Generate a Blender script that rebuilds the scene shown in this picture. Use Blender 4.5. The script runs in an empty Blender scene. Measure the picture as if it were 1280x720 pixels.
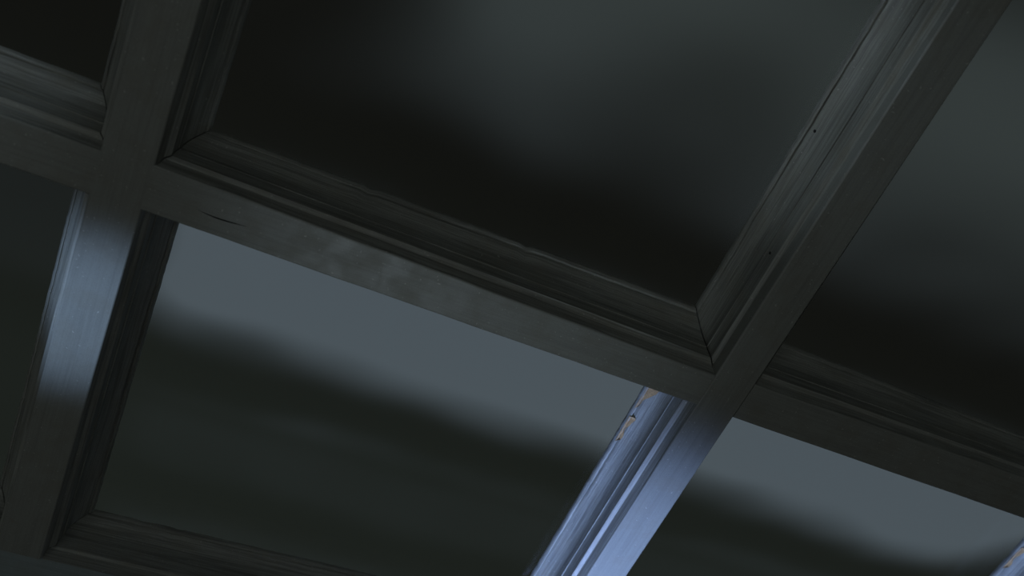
import bpy, bmesh, math, random
from mathutils import Vector, Matrix
random.seed(4)
S = bpy.context.scene
C = S.collection

# ---------------------------------------------------------------- frames of reference
U = 0.045                       # one glazing-bar width in metres
TILT = math.radians(30)         # pitch of the rooflight
# rooflight axes: X along the bars, Y down the slope, Z up and out of the room
W3 = Matrix(((1, 0, 0),
             (0, math.cos(TILT), math.sin(TILT)),
             (0, -math.sin(TILT), math.cos(TILT))))
CAM_G = Vector((3.48116705, -7.94428291, -16.82257217))
RR = ((0.90819661, -0.41135429, -0.07724354),
      (0.32983488, 0.81702554, -0.47294631),
      (0.25765844, 0.40405062, 0.87769882))
CAM_W = Vector((0, 0, 1.7))
G0 = CAM_W - W3 @ (CAM_G * U)
def gw(x, y, z): return G0 + W3 @ (Vector((x, y, z)) * U)

# ---------------------------------------------------------------- camera
cam = bpy.data.objects.new('camera', bpy.data.cameras.new('camera'))
C.objects.link(cam); S.camera = cam
cx, cy, cz = (W3 @ Vector(RR[0]), -(W3 @ Vector(RR[1])), -(W3 @ Vector(RR[2])))
cam.matrix_world = Matrix(((cx.x, cy.x, cz.x, CAM_W.x), (cx.y, cy.y, cz.y, CAM_W.y),
                           (cx.z, cy.z, cz.z, CAM_W.z), (0, 0, 0, 1)))
cam.data.sensor_width = 36
cam.data.lens = 1136.7 / 1280 * 36
cam.data.clip_start = 0.01
cam.data.dof.use_dof = True
cam.data.dof.focus_distance = 21.0 * U
cam.data.dof.aperture_fstop = 4.0

# ---------------------------------------------------------------- exposure
vs = S.view_settings
vs.view_transform = 'Standard'; vs.look = 'None'; vs.gamma = 1; vs.exposure = 0
vs.use_curve_mapping = False

# ---------------------------------------------------------------- night sky with wave clouds
class NT:
    def __init__(s, tree): s.t = tree; s.n = tree.nodes; s.l = tree.links
    def node(s, kind, **kw):
        n = s.n.new(kind)
        for k, v in kw.items(): setattr(n, k, v)
        return n
    def put(s, sock, v):
        if isinstance(v, bpy.types.NodeSocket): s.l.new(v, sock)
        elif v is not None: sock.default_value = v
    def m(s, op, a, b=None, c=None):
        n = s.node('ShaderNodeMath', operation=op)
        s.put(n.inputs[0], a); s.put(n.inputs[1], b); s.put(n.inputs[2], c)
        return n.outputs[0]
    def smooth(s, v, a, b, lo=0.0, hi=1.0):
        n = s.node('ShaderNodeMapRange', interpolation_type='SMOOTHSTEP')
        s.put(n.inputs['Value'], v)
        for k, x in zip(('From Min', 'From Max', 'To Min', 'To Max'), (a, b, lo, hi)): s.put(n.inputs[k], x)
        return n.outputs['Result']
    def mix(s, f, a, b, blend='MIX'):
        n = s.node('ShaderNodeMix', data_type='RGBA', blend_type=blend)
        s.put(n.inputs[0], f); s.put(n.inputs[6], a); s.put(n.inputs[7], b)
        return n.outputs[2]
    def noise(s, vec, scale, detail=2.0, rough=0.5, dim='3D'):
        n = s.node('ShaderNodeTexNoise', noise_dimensions=dim)
        s.put(n.inputs['Vector'], vec); n.inputs['Scale'].default_value = scale
        n.inputs['Detail'].default_value = detail; n.inputs['Roughness'].default_value = rough
        return n.outputs['Fac']
    def comb(s, x, y, z):
        n = s.node('ShaderNodeCombineXYZ')
        for i, v in enumerate((x, y, z)): s.put(n.inputs[i], v)
        return n.outputs[0]

world = bpy.data.worlds.new('night_sky'); S.world = world
world.use_nodes = True
world.node_tree.nodes.clear()
w = NT(world.node_tree)
co = w.node('ShaderNodeTexCoord').outputs['Generated']
sp = w.node('ShaderNodeSeparateXYZ'); w.l.new(co, sp.inputs[0])
up = w.m('MAXIMUM', sp.outputs[2], 0.04)
s_ = w.m('DIVIDE', sp.outputs[0], up)            # position on the flat cloud layer
q_ = w.m('DIVIDE', sp.outputs[1], up)
n1 = w.noise(w.comb(s_, q_, 0.0), 2.4, 1.0)
n2 = w.noise(w.comb(s_, q_, 3.1), 2.6, 0.0)
qd = w.m('ADD', q_, w.m('MULTIPLY', w.m('SUBTRACT', n1, 0.5), 0.20))
wave = w.m('COSINE', w.m('MULTIPLY', w.m('SUBTRACT', qd, 0.68), 2 * math.pi / 1.02))
band = w.smooth(wave, -1.0, 1.05)
# cloud rows break up across the wind
sx = w.m('COSINE', w.m('MULTIPLY', w.m('SUBTRACT', s_, w.smooth(q_, 0.85, 1.4, 1.25, 0.95)), 2 * math.pi / 2.9))
patch = w.smooth(sx, -0.96, -0.66, 0.05, 1.0)
glow = w.smooth(q_, 0.7, 1.5, 0.36, 1.32)         # the town lights the lower clouds
band = w.m('MULTIPLY', band, w.smooth(q_, 2.05, 2.5, 1.0, 0.04))   # the haze low down hides the far rows
amp = w.m('MULTIPLY', w.m('MULTIPLY', band, patch), w.m('MULTIPLY', glow, w.smooth(n2, 0.3, 0.7, w.smooth(q_, 0.8, 1.5, 0.5, 0.85), w.smooth(q_, 0.8, 1.5, 1.25, 1.08))))
base = w.mix(w.smooth(q_, 0.8, 2.6), (0.0056, 0.0056, 0.0048, 1), (0.0125, 0.0150, 0.0128, 1))
cloud = w.mix(w.smooth(q_, 0.6, 1.5), (0.066, 0.082, 0.084, 1), (0.064, 0.080, 0.098, 1))
sky = w.mix(1.0, base, w.mix(amp, (0, 0, 0, 1), cloud), 'ADD')
bg = w.node('ShaderNodeBackground'); w.l.new(sky, bg.inputs['Color']); bg.inputs['Strength'].default_value = 1.0
w.l.new(bg.outputs[0], w.node('ShaderNodeOutputWorld').inputs[0])

# ---------------------------------------------------------------- added fills and spots, no fixtures behind them (rooflight coordinates)
def spot(name, pos, aim, power, deg, color, blend=1.0, r=0.02):
    d = bpy.data.lights.new(name, 'SPOT'); d.energy = power; d.color = color
    d.spot_size = math.radians(deg); d.spot_blend = blend; d.shadow_soft_size = r
    o = bpy.data.objects.new(name, d); C.objects.link(o)
    p, a = gw(*pos), gw(*aim)
    o.location = p
    o.rotation_euler = (a - p).to_track_quat('-Z', 'Y').to_euler()
    return o
def area(name, pos, aim, power, size, color):
    d = bpy.data.lights.new(name, 'AREA'); d.energy = power; d.color = color; d.size = size
    o = bpy.data.objects.new(name, d); C.objects.link(o)
    p, a = gw(*pos), gw(*aim)
    o.location = p
    o.rotation_euler = (a - p).to_track_quat('-Z', 'Y').to_euler()
BLUE = (0.36, 0.52, 1.0); BLUE2 = (0.46, 0.65, 1.0); COOL = (0.74, 0.88, 1.0); NEUT = (0.93, 1.0, 0.98)
area('added_room_fill', (-30, 5, -50), (8, 0, 0), 3.7, 0.8, NEUT)  # broad fill from the left, added to lift the bars; no real fixture
area('added_second_fill', (8, -24, -50), (16, 24, 0), 2.2, 0.8, NEUT)  # second added fill, evens out the right-hand bars and cross mouldings
spot('added_right_bar_spot', (12.8, 24, -13.5), (13.75, 7.9, 0), 96, 19, BLUE, 0.75)  # added spot, makes the blue lit patch on the right upright
spot('added_far_right_bar_spot', (25.5, 21, -13.5), (26.3, 5.6, 0), 80, 19, BLUE, 0.75)  # added spot, brightens the moulding of the third upright
spot('added_left_bar_spot', (-14, 8, -24), (0.35, 3.7, 0), 38, 9.5, BLUE2)  # added narrow spot, makes the lit patch on the left upright
spot('added_cross_bar_spot', (8, 10, -22), (7.8, 0.6, 0), 3.6, 32, COOL)  # added spot, brightens the middle of the cross bar face
spot('added_upper_moulding_spot', (-6, -9, -4.5), (13.2, -6.5, 0.9), 3.2, 22, COOL)  # added grazing spot, brightens the right upright's upper moulding
spot('added_far_left_moulding_spot', (-5, -16, -7.5), (-3.5, -0.6, 0.6), 1.7, 22, COOL)  # added spot, brightens the cross moulding at upper left

# ---------------------------------------------------------------- materials
def paint(name, base, streak=1.0, rough=0.42, bump=0.25):
    m = bpy.data.materials.new(name); m.use_nodes = True
    t = NT(m.node_tree); b = t.n['Principled BSDF']
    uv = t.node('ShaderNodeUVMap', uv_map='along').outputs[0]
    mp = t.node('ShaderNodeMapping'); t.l.new(uv, mp.inputs[0]); mp.inputs['Scale'].default_value = (14, 520, 1)
    fine = t.noise(mp.outputs[0], 1.0, 3.0, 0.6)
    mq = t.node('ShaderNodeMapping'); t.l.new(uv, mq.inputs[0]); mq.inputs['Scale'].default_value = (7, 150, 1)
    broad = t.noise(mq.outputs[0], 1.0, 2.0, 0.55)
    ob = t.node('ShaderNodeTexCoord').outputs['Object']
    mott = t.noise(ob, 38.0, 3.0, 0.6)
    grit = t.noise(ob, 900.0, 1.0, 0.5)
    dark = tuple(c * 0.55 for c in base[:3]) + (1,)
    col = t.mix(t.m('MULTIPLY', t.smooth(broad, 0.45, 0.72), 0.75 * streak), base, dark)
    col = t.mix(t.m('MULTIPLY', t.smooth(fine, 0.44, 0.62), 0.5 * streak), col, dark)
    col = t.mix(t.m('MULTIPLY', t.smooth(mott, 0.40, 0.72), 0.35), col, (base[0] * 0.74, base[1] * 0.68, base[2] * 0.58, 1))
    col = t.mix(t.m('MULTIPLY', t.smooth(grit, 0.45, 0.7), 0.22), col, dark)
    fleck = t.noise(ob, 420.0, 0.0)
    col = t.mix(t.m('MULTIPLY', t.smooth(fleck, 0.80, 0.84), 0.45), col, (0.75, 0.75, 0.72, 1))
    t.l.new(col, b.inputs['Base Color'])
    t.l.new(t.smooth(mott, 0.3, 0.7, rough - 0.06, rough + 0.12), b.inputs['Roughness'])
    h = t.m('ADD', t.m('MULTIPLY', fine, streak), t.m('MULTIPLY', grit, 0.35))
    bp = t.node('ShaderNodeBump'); bp.inputs['Strength'].default_value = bump
    bp.inputs['Distance'].default_value = 0.0006
    t.l.new(h, bp.inputs['Height']); t.l.new(bp.outputs[0], b.inputs['Normal'])
    return m
M_FACE = paint('bar_paint', (0.335, 0.35, 0.325, 1), 0.35, 0.46, 0.3)
M_MOULD = paint('moulding_paint', (0.40, 0.415, 0.385, 1), 1.5, 0.37, 0.7)
M_RAIL = paint('rail_paint', (0.37, 0.44, 0.46, 1), 0.4, 0.45, 0.3)
def plain(name, col, rough=0.8, sc=30.0):
    m = bpy.data.materials.new(name); m.use_nodes = True
    t = NT(m.node_tree); b = t.n['Principled BSDF']
    n = t.noise(t.node('ShaderNodeTexCoord').outputs['Object'], sc, 4.0, 0.6)
    c2 = tuple(c * 0.6 for c in col[:3]) + (1,)
    t.l.new(t.mix(t.smooth(n, 0.35, 0.7), col, c2), b.inputs['Base Color'])
    b.inputs['Roughness'].default_value = rough
    return m
M_WOOD = plain('bare_wood', (0.50, 0.33, 0.16, 1), 0.8, 700.0)
M_HOLE = plain('dark_hole', (0.01, 0.01, 0.01, 1))
M_PLASTER = plain('plaster', (0.13, 0.13, 0.12, 1))
M_FLOOR = plain('floorboards', (0.10, 0.075, 0.05, 1), 0.5, 6.0)
def glass():
    m = bpy.data.materials.new('window_glass'); m.use_nodes = True
    t = NT(m.node_tree); t.n.clear()
    tr = t.node('ShaderNodeBsdfTransparent'); tr.inputs[0].default_value = (0.97, 0.985, 0.975, 1)
    gl = t.node('ShaderNodeBsdfGlossy'); gl.inputs['Roughness'].default_value = 0.03
    fr = t.node('ShaderNodeFresnel')
    back = t.node('ShaderNodeNewGeometry').outputs['Backfacing']      # same reflectance on both faces of the thin pane
    t.l.new(t.m('ADD', 1.45, t.m('MULTIPLY', back, 1 / 1.45 - 1.45)), fr.inputs[0])
    mx = t.node('ShaderNodeMixShader')
    t.l.new(t.m('MULTIPLY', fr.outputs[0], 0.3), mx.inputs[0])
    t.l.new(tr.outputs[0], mx.inputs[1]); t.l.new(gl.outputs[0], mx.inputs[2])
    t.l.new(mx.outputs[0], t.node('ShaderNodeOutputMaterial').inputs[0])
    return m
M_GLASS = glass()

# ---------------------------------------------------------------- mesh helpers
def link(name, me, mat, parent=None, loc=None):
    o = bpy.data.objects.new(name, me); C.objects.link(o)
    if mat and not me.materials: me.materials.append(mat)
    if parent: o.parent = parent
    if loc is not None: o.location = loc
    return o
def mesh(name, verts, faces, uvs=None, smooth_deg=None):
    me = bpy.data.meshes.new(name); me.from_pydata([tuple(v) for v in verts], [], faces)
    if uvs:
        l = me.uv_layers.new(name='along')
        for lp in me.loops: l.data[lp.index].uv = uvs[lp.vertex_index]
    bm = bmesh.new(); bm.from_mesh(me); bmesh.ops.recalc_face_normals(bm, faces=bm.faces); bm.to_mesh(me); bm.free()
    if smooth_deg is not None:
        for p in me.polygons: p.use_smooth = True
        me.set_sharp_from_angle(angle=math.radians(smooth_deg))
    return me
def origin_box(x0, x1, y0, y1, z0, z1): return Vector(((x0 + x1) / 2, (y0 + y1) / 2, (z0 + z1) / 2)) * U

# ---------------------------------------------------------------- the rooflight
win = bpy.data.objects.new('window_1', None); C.objects.link(win)
win.location = G0; win.rotation_euler = W3.to_euler()
win['kind'] = 'structure'
win['label'] = 'grey painted many-paned sloping window with moulded glazing bars and a cloudy night behind'

XB = [(-14.65, -13.65), (0.0, 1.0), (13.66, 14.65), (26.45, 27.45), (40.1, 41.1)]
YB = [(-23.6, -22.6), (-12.2, -11.2), (0.0, 1.0)]
Y_END = 10.72                    # lower ends of the upright bars, on the bottom rail
Z0, MW, ZD = 0.0, 0.60, 1.515     # face plane, moulding width, glass depth

def bar(name, a, b, horizontal, parent=win):
    """flat-faced bar with eased edges. a/b: ((c0,c1) at start, (c0,c1) at end) across; runs p0..p1"""
    (p0, lo0, hi0), (p1, lo1, hi1) = a, b
    e = 0.035
    prof = [(0, 1.66), (0, e), (e * 0.4, e * 0.35), (e, 0), ('-', 0), ('--', e * 0.35), ('=', e), ('=', 1.66)]
    n = 16
    V, F, UVs = [], [], []
    for i in range(n + 1):
        t = i / n; p = p0 + (p1 - p0) * t
        lo = lo0 + (lo1 - lo0) * t; hi = hi0 + (hi1 - hi0) * t
        wob = 0.006 * math.sin(p * 1.7 + lo0) + 0.004 * math.sin(p * 4.1)
        lo += wob; hi += wob * 0.6
        for k, (a_, z) in enumerate(prof):
            c = {0: lo, e * 0.4: lo + e * 0.4, e: lo + e, '-': hi - e, '--': hi - e * 0.4, '=': hi}[a_]
            V.append(Vector((p, c, z) if horizontal else (c, p, z)) * U)
            UVs.append((p * U, (c + z) * U))
    m = len(prof)
    for i in range(n):
        for k in range(m):
            F.append((i * m + k, i * m + (k + 1) % m, (i + 1) * m + (k + 1) % m, (i + 1) * m + k))
    F.append(tuple(range(m))); F.append(tuple(n * m + k for k in range(m)))
    o0 = V[0].copy() * 0.5 + V[-1] * 0.5
    me = mesh(name, [v - o0 for v in V], F, UVs, 25)
    return link(name, me, M_FACE, parent, o0)

# moulding section: distance in from the bar, depth below the face (bar widths)
def arc(p, q, bulge, n):
    (x0, y0), (x1, y1) = p, q; out = []
    for i in range(1, n):
        t = i / n; b = bulge * math.sin(math.pi * t)
        dx, dy = x1 - x0, y1 - y0; L = math.hypot(dx, dy)
        out.append((x0 + dx * t - dy / L * b, y0 + dy * t + dx / L * b))
    return out
P = [(-0.02, 0.03), (0.0, 0.06), (0.022, 0.34), (0.035, 0.365), (0.135, 0.385), (0.15, 0.40)]
P += arc(P[-1], (0.180, 0.70), 0.006, 5) + [(0.180, 0.70), (0.187, 0.735), (0.207, 0.735), (0.215, 0.715)]
P += arc((0.215, 0.715), (0.50, 1.38), 0.085, 12) + [(0.50, 1.38), (0.507, 1.412), (0.52, 1.412), (0.53, 1.385), (0.555, 1.38), (0.59, 1.42), (MW, 1.46), (MW, ZD)]
BACK = [(0.30, ZD), (-0.02, ZD)]

def corners(cell): return cell['o'], cell['i']
def side_pt(A, B, a, b, t, u, v):
    f = u / MW
    p = (A + (a - A) * f) * (1 - t) + (B + (b - B) * f) * t
    return Vector((p.x, p.y, v))
def moulding(A, B, a, b, horizontal, seed, chips=()):
    r = random.Random(seed)
    L = (B - A).length
    n = 60
    ts = [i / n for i in range(n + 1)]
    g0 = 0.0016; pts = P + BACK; m = len(pts)
    V, F, UVs = [], [], []
    for i, t in enumerate(ts):
        tt = g0 + (1 - 2 * g0) * t
        dist = [abs(tt * L - c) for c in chips]
        notch = 0.035 if dist and min(dist) < 0.12 else 0
        jit = r.uniform(-0.006, 0.006) + notch
        for k, (u, v) in enumerate(pts):
            uu, vv = u, v
            if 22 <= k < len(P) : uu = min(MW, u) - jit
            q = side_pt(A, B, a, b, tt, uu, vv)
            V.append(q * U); UVs.append((tt * L * U, (u + v) * U + seed * 0.37))
    for i in range(n):
        for k in range(m):
            F.append((i * m + k, i * m + (k + 1) % m, (i + 1) * m + (k + 1) % m, (i + 1) * m + k))
    F.append(tuple(range(m))); F.append(tuple(n * m + k for k in range(m)))
    o0 = (V[0] + V[-1]) * 0.5
    return link('moulding', mesh('moulding', [x - o0 for x in V], F, UVs, 38), M_MOULD, win, o0)

Vec = lambda x, y: Vector((x, y, 0))
def cell(x0, x1, y0, y1, o=None, i=None):
    O = {'tl': Vec(x0, y0), 'tr': Vec(x1, y0), 'bl': Vec(x0, y1), 'br': Vec(x1, y1)}
    I = {'tl': Vec(x0 + MW, y0 + MW), 'tr': Vec(x1 - MW, y0 + MW), 'bl': Vec(x0 + MW, y1 - MW), 'br': Vec(x1 - MW, y1 - MW)}
    for k, v in (o or {}).items(): O[k] = Vec(*v)
    for k, v in (i or {}).items(): I[k] = Vec(*v)
    return O, I
cols = [(XB[j][1], XB[j + 1][0]) for j in range(4)]
rows = [(YB[0][1], YB[1][0]), (YB[1][1], YB[2][0]), (YB[2][1], Y_END)]
over = {
    (1, 0): (dict(br=(0.0, 0.04)), dict(br=(-0.58, -0.64))),
    (1, 1): (dict(bl=(1.03, -0.07), br=(13.70, 0.13)), dict(bl=(1.62, -0.56), br=(13.09, -0.70))),
    (1, 2): (dict(bl=(14.70, 0.0), br=(26.45, -0.15)), dict(bl=(15.28, -0.62), br=(25.85, -0.55))),
    (2, 1): (dict(tl=(1.0, 0.95), bl=(1.02, 10.70), br=(13.66, 10.45)), dict(tl=(1.56, 1.5), tr=(13.03, 1.6), bl=(1.67, 10.24), br=(13.08, 9.85))),
    (2, 2): (dict(br=(26.45, 10.3)), {}),
}
cells = {}
seed = 0
for r_, (y0, y1) in enumerate(rows):
    for c_, (x0, x1) in enumerate(cols):
        o, i = over.get((r_, c_), ({}, {}))
        O, I = cell(x0, x1, y0, y1, o, i)
        cells[(r_, c_)] = (O, I)
        for a, b, hz in (('tl', 'tr', 1), ('bl', 'br', 1), ('tl', 'bl', 0), ('tr', 'br', 0)):
            seed += 1
            ch = ()
            if (r_, c_) == (1, 1) and (a, b) == ('bl', 'br'): ch = (3.79, 7.85)
            if (r_, c_) == (2, 1) and (a, b) == ('bl', 'br'): ch = (1.39, 2.3)
            moulding(O[a], O[b], I[a], I[b], hz, seed, ch)
        # the pane, held behind the mouldings
        z0, z1 = ZD + 0.005, ZD + 0.075
        pl = [((I[k].x * 0.55 + O[k].x * 0.45), (I[k].y * 0.55 + O[k].y * 0.45)) for k in ('tl', 'tr', 'br', 'bl')]
        vs_ = [Vector((x, y, z)) * U for z in (z0, z1) for x, y in pl]
        fs = [(0, 1, 2, 3), (4, 5, 6, 7), (0, 1, 5, 4), (1, 2, 6, 5), (2, 3, 7, 6), (3, 0, 4, 7)]
        c0 = sum(vs_, Vector()) / 8
        link('pane', mesh('pane', [v - c0 for v in vs_], fs), M_GLASS, win, c0)

# upright glazing bars, then the short cross bars let in between them
for j, (x0, x1) in enumerate(XB):
    bar('stile' if j in (0, 4) else 'glazing_bar', (YB[0][0], x0, x1), (Y_END, x0, x1), False)
for r_, (y0, y1) in enumerate(YB):
    for c_, (x0, x1) in enumerate(cols):
        lo0 = lo1 = y0; hi0 = hi1 = y1
        if r_ >= 1:
            lo0, lo1 = cells[(r_, c_)][0]['bl'].y if r_ < 1 else cells[(r_ - 1, c_)][0]['bl'].y, cells[(r_ - 1, c_)][0]['br'].y
        if r_ <= 2:
            hi0, hi1 = cells[(r_, c_)][0]['tl'].y, cells[(r_, c_)][0]['tr'].y
        ga, gb = (0.0 if c_ == 2 else -0.036), (0.0 if c_ == 1 else -0.036)      # the joints show at one upright bar only
        bar('top_rail' if r_ == 0 else 'glazing_bar', (x0 + ga, lo0, hi0), (x1 - gb, lo1, hi1), True)

# bottom rail, set a little behind the face of the upright bars
def slab(name, x0, x1, ya0, ya1, y1, z0, z1, mat, parent=win):
    e = 0.05
    V = [(x0, ya0, z1), (x1, ya1, z1), (x1, y1, z1), (x0, y1, z1),
         (x0, ya0, z0 + e), (x1, ya1, z0 + e), (x1, y1, z0 + e), (x0, y1, z0 + e),
         (x0 + e, ya0 + e, z0), (x1 - e, ya1 + e, z0), (x1 - e, y1 - e, z0), (x0 + e, y1 - e, z0)]
    F = [(0, 1, 2, 3), (8, 9, 10, 11)]
    for k in range(4):
        F.append((k, (k + 1) % 4, 4 + (k + 1) % 4, 4 + k)); F.append((4 + k, 4 + (k + 1) % 4, 8 + (k + 1) % 4, 8 + k))
    V = [Vector(v) * U for v in V]; uv = [(v.x, v.y + v.z) for v in V]
    c0 = (V[0] + V[2]) / 2
    return link(name, mesh(name, [v - c0 for v in V], F, uv), mat, parent, c0)
slab('bottom_rail', XB[0][0], XB[-1][1], Y_END + 0.09, Y_END + 0.07, Y_END + 3.0, 0.30, 1.66, M_RAIL)

# ---- wear: bare wood where the paint has come off, nail holes, a split
def prof_at(t):
    cum = [0]
    for p, q in zip(P, P[1:]): cum.append(cum[-1] + abs(q[0] - p[0]) + 1.22 * abs(q[1] - p[1]))
    d = t * cum[-1]
    for k in range(len(P) - 1):
        if cum[k + 1] >= d:
            f = (d - cum[k]) / max(1e-9, cum[k + 1] - cum[k])
            return (P[k][0] + (P[k + 1][0] - P[k][0]) * f, P[k][1] + (P[k + 1][1] - P[k][1]) * f)
def wear(name, cellkey, a, b, y0, y1, t_edge, t_max, mat, seed=0, flip=False):
    O, I = cells[cellkey]; A, B, ai, bi = O[a], O[b], I[a], I[b]
    L = (B - A).length; r = random.Random(seed)
    n, m = 14, 5; V, F = [], []
    for i in range(n + 1):
        f = i / n; tt = (y0 + (y1 - y0) * f) / L
        wd = (math.sin(math.pi * f) ** 0.45) * (0.72 + 0.4 * math.sin(f * 5 + seed)) * r.uniform(0.9, 1.06) if 0 < f < 1 else 0.02
        for k in range(m + 1):
            t = t_edge + (t_max - t_edge) * min(1, wd) * k / m
            u, v = prof_at(t)
            V.append(side_pt(A, B, ai, bi, tt, u + 0.010, v - 0.008) * U)
    for i in range(n):
        for k in range(m):
            q = i * (m + 1) + k; F.append((q, q + 1, q + m + 2, q + m + 1))
    c0 = V[0].copy()
    o = link(name, mesh(name, [v - c0 for v in V], F, None, 60), mat, win, c0)
    return o
for ck, dy in (((2, 1), 0.0), ((2, 2), -0.05)):
    for y0, y1, t1, sd in ((0.10, 0.92, 0.68, 1), (1.22, 2.15, 0.72, 2)):
        o = wear('paint_chip', ck, 'tr', 'br', y0 + dy, y1 + dy, 0.925, t1, M_WOOD, sd)
        o['label'] = 'bare brown wood where the grey paint has chipped off'
def hole(cellkey, a, b, y, t, rad):
    O, I = cells[cellkey]; L = (O[b] - O[a]).length
    u, v = prof_at(t); u2, v2 = prof_at(t + 0.02)
    c = side_pt(O[a], O[b], I[a], I[b], y / L, u, v); c2 = side_pt(O[a], O[b], I[a], I[b], y / L, u2, v2)
    d1 = (c2 - c).normalized(); d2 = (O[b] - O[a]).normalized(); nn = d1.cross(d2)
    if nn.z > 0: nn = -nn
    V = [(c + nn * 0.006 + (d1 * math.cos(k * math.pi / 4) + d2 * math.sin(k * math.pi / 4)) * rad) * U for k in range(8)]
    V += [(c + nn * 0.001 + (d1 * math.cos(k * math.pi / 4) + d2 * math.sin(k * math.pi / 4)) * rad * 1.2) * U for k in range(8)]
    F = [tuple(range(8))] + [(k, (k + 1) % 8, 8 + (k + 1) % 8, 8 + k) for k in range(8)]
    c0 = c * U
    link('nail_hole', mesh('nail_hole', [x - c0 for x in V], F), M_HOLE, win, c0)
hole((1, 1), 'tr', 'br', 5.8, 0.80, 0.03)
hole((1, 1), 'tr', 'br', 8.5, 0.36, 0.03)
# fine split in the face of the cross bar
V = []; F = []
for i in range(9):
    f = i / 8; x = 1.95 + 1.0 * f; y = 0.52 + 0.03 * math.sin(f * 4) + 0.02 * f; h = 0.014 * math.sin(math.pi * f) + 0.001
    V += [Vector((x, y - h, -0.004)) * U, Vector((x, y + h, -0.004)) * U]
for i in range(8): F.append((2 * i, 2 * i + 1, 2 * i + 3, 2 * i + 2))
c0 = V[0].copy()
link('crack', mesh('crack', [v - c0 for v in V], F), M_HOLE, win, c0)

# ---------------------------------------------------------------- the room round it
def prism(name, pts, offset, mat):
    n = len(pts); V = [Vector(p) for p in pts] + [Vector(p) + Vector(offset) for p in pts]
    F = [tuple(range(n)), tuple(range(n, 2 * n))] + [(k, (k + 1) % n, n + (k + 1) % n, n + k) for k in range(n)]
    c0 = sum(V, Vector()) / len(V)
    o = link(name, mesh(name, [v - c0 for v in V], F), mat, None, c0); o['kind'] = 'structure'
    return o
GX0, GX1, GY0, GY1 = -34.0, 58.0, -58.0, 26.0
hx0, hx1, hy0, hy1 = XB[0][0], XB[-1][1], YB[0][0], Y_END + 3.0
zc, zt = 0.45, 2.6
V = []
for z in (zc, zt):
    V += [gw(GX0, GY0, z), gw(GX1, GY0, z), gw(GX1, GY1, z), gw(GX0, GY1, z), gw(hx0, hy0, z), gw(hx1, hy0, z), gw(hx1, hy1, z), gw(hx0, hy1, z)]
F = []
for s0 in (0, 8):
    for k in range(4): F.append((s0 + k, s0 + (k + 1) % 4, s0 + 4 + (k + 1) % 4, s0 + 4 + k))
for s0 in (0, 4):
    for k in range(4): F.append((s0 + k, s0 + (k + 1) % 4, s0 + 8 + (k + 1) % 4, s0 + 8 + k))
c0 = sum(V, Vector()) / 16
ce = link('ceiling', mesh('ceiling', [v - c0 for v in V], F), M_PLASTER, None, c0); ce['kind'] = 'structure'
lo, hi = gw(0, GY1, zc), gw(0, GY0, zc)
xl, xr = gw(GX0, 0, 0).x, gw(GX1, 0, 0).x
prism('floor', [(xl, hi.y, 0), (xr, hi.y, 0), (xr, lo.y, 0), (xl, lo.y, 0)], (0, 0, -0.1), M_FLOOR)
prism('wall_front', [(xl, lo.y, 0), (xr, lo.y, 0), (xr, lo.y, lo.z), (xl, lo.y, lo.z)], (0, 0.12, 0), M_PLASTER)
prism('wall_back', [(xl, hi.y, 0), (xr, hi.y, 0), (xr, hi.y, hi.z), (xl, hi.y, hi.z)], (0, -0.12, 0), M_PLASTER)
prism('wall_left', [(xl, hi.y, 0), (xl, lo.y, 0), (xl, lo.y, lo.z), (xl, hi.y, hi.z)], (-0.12, 0, 0), M_PLASTER)
prism('wall_right', [(xr, hi.y, 0), (xr, lo.y, 0), (xr, lo.y, lo.z), (xr, hi.y, hi.z)], (0.12, 0, 0), M_PLASTER)
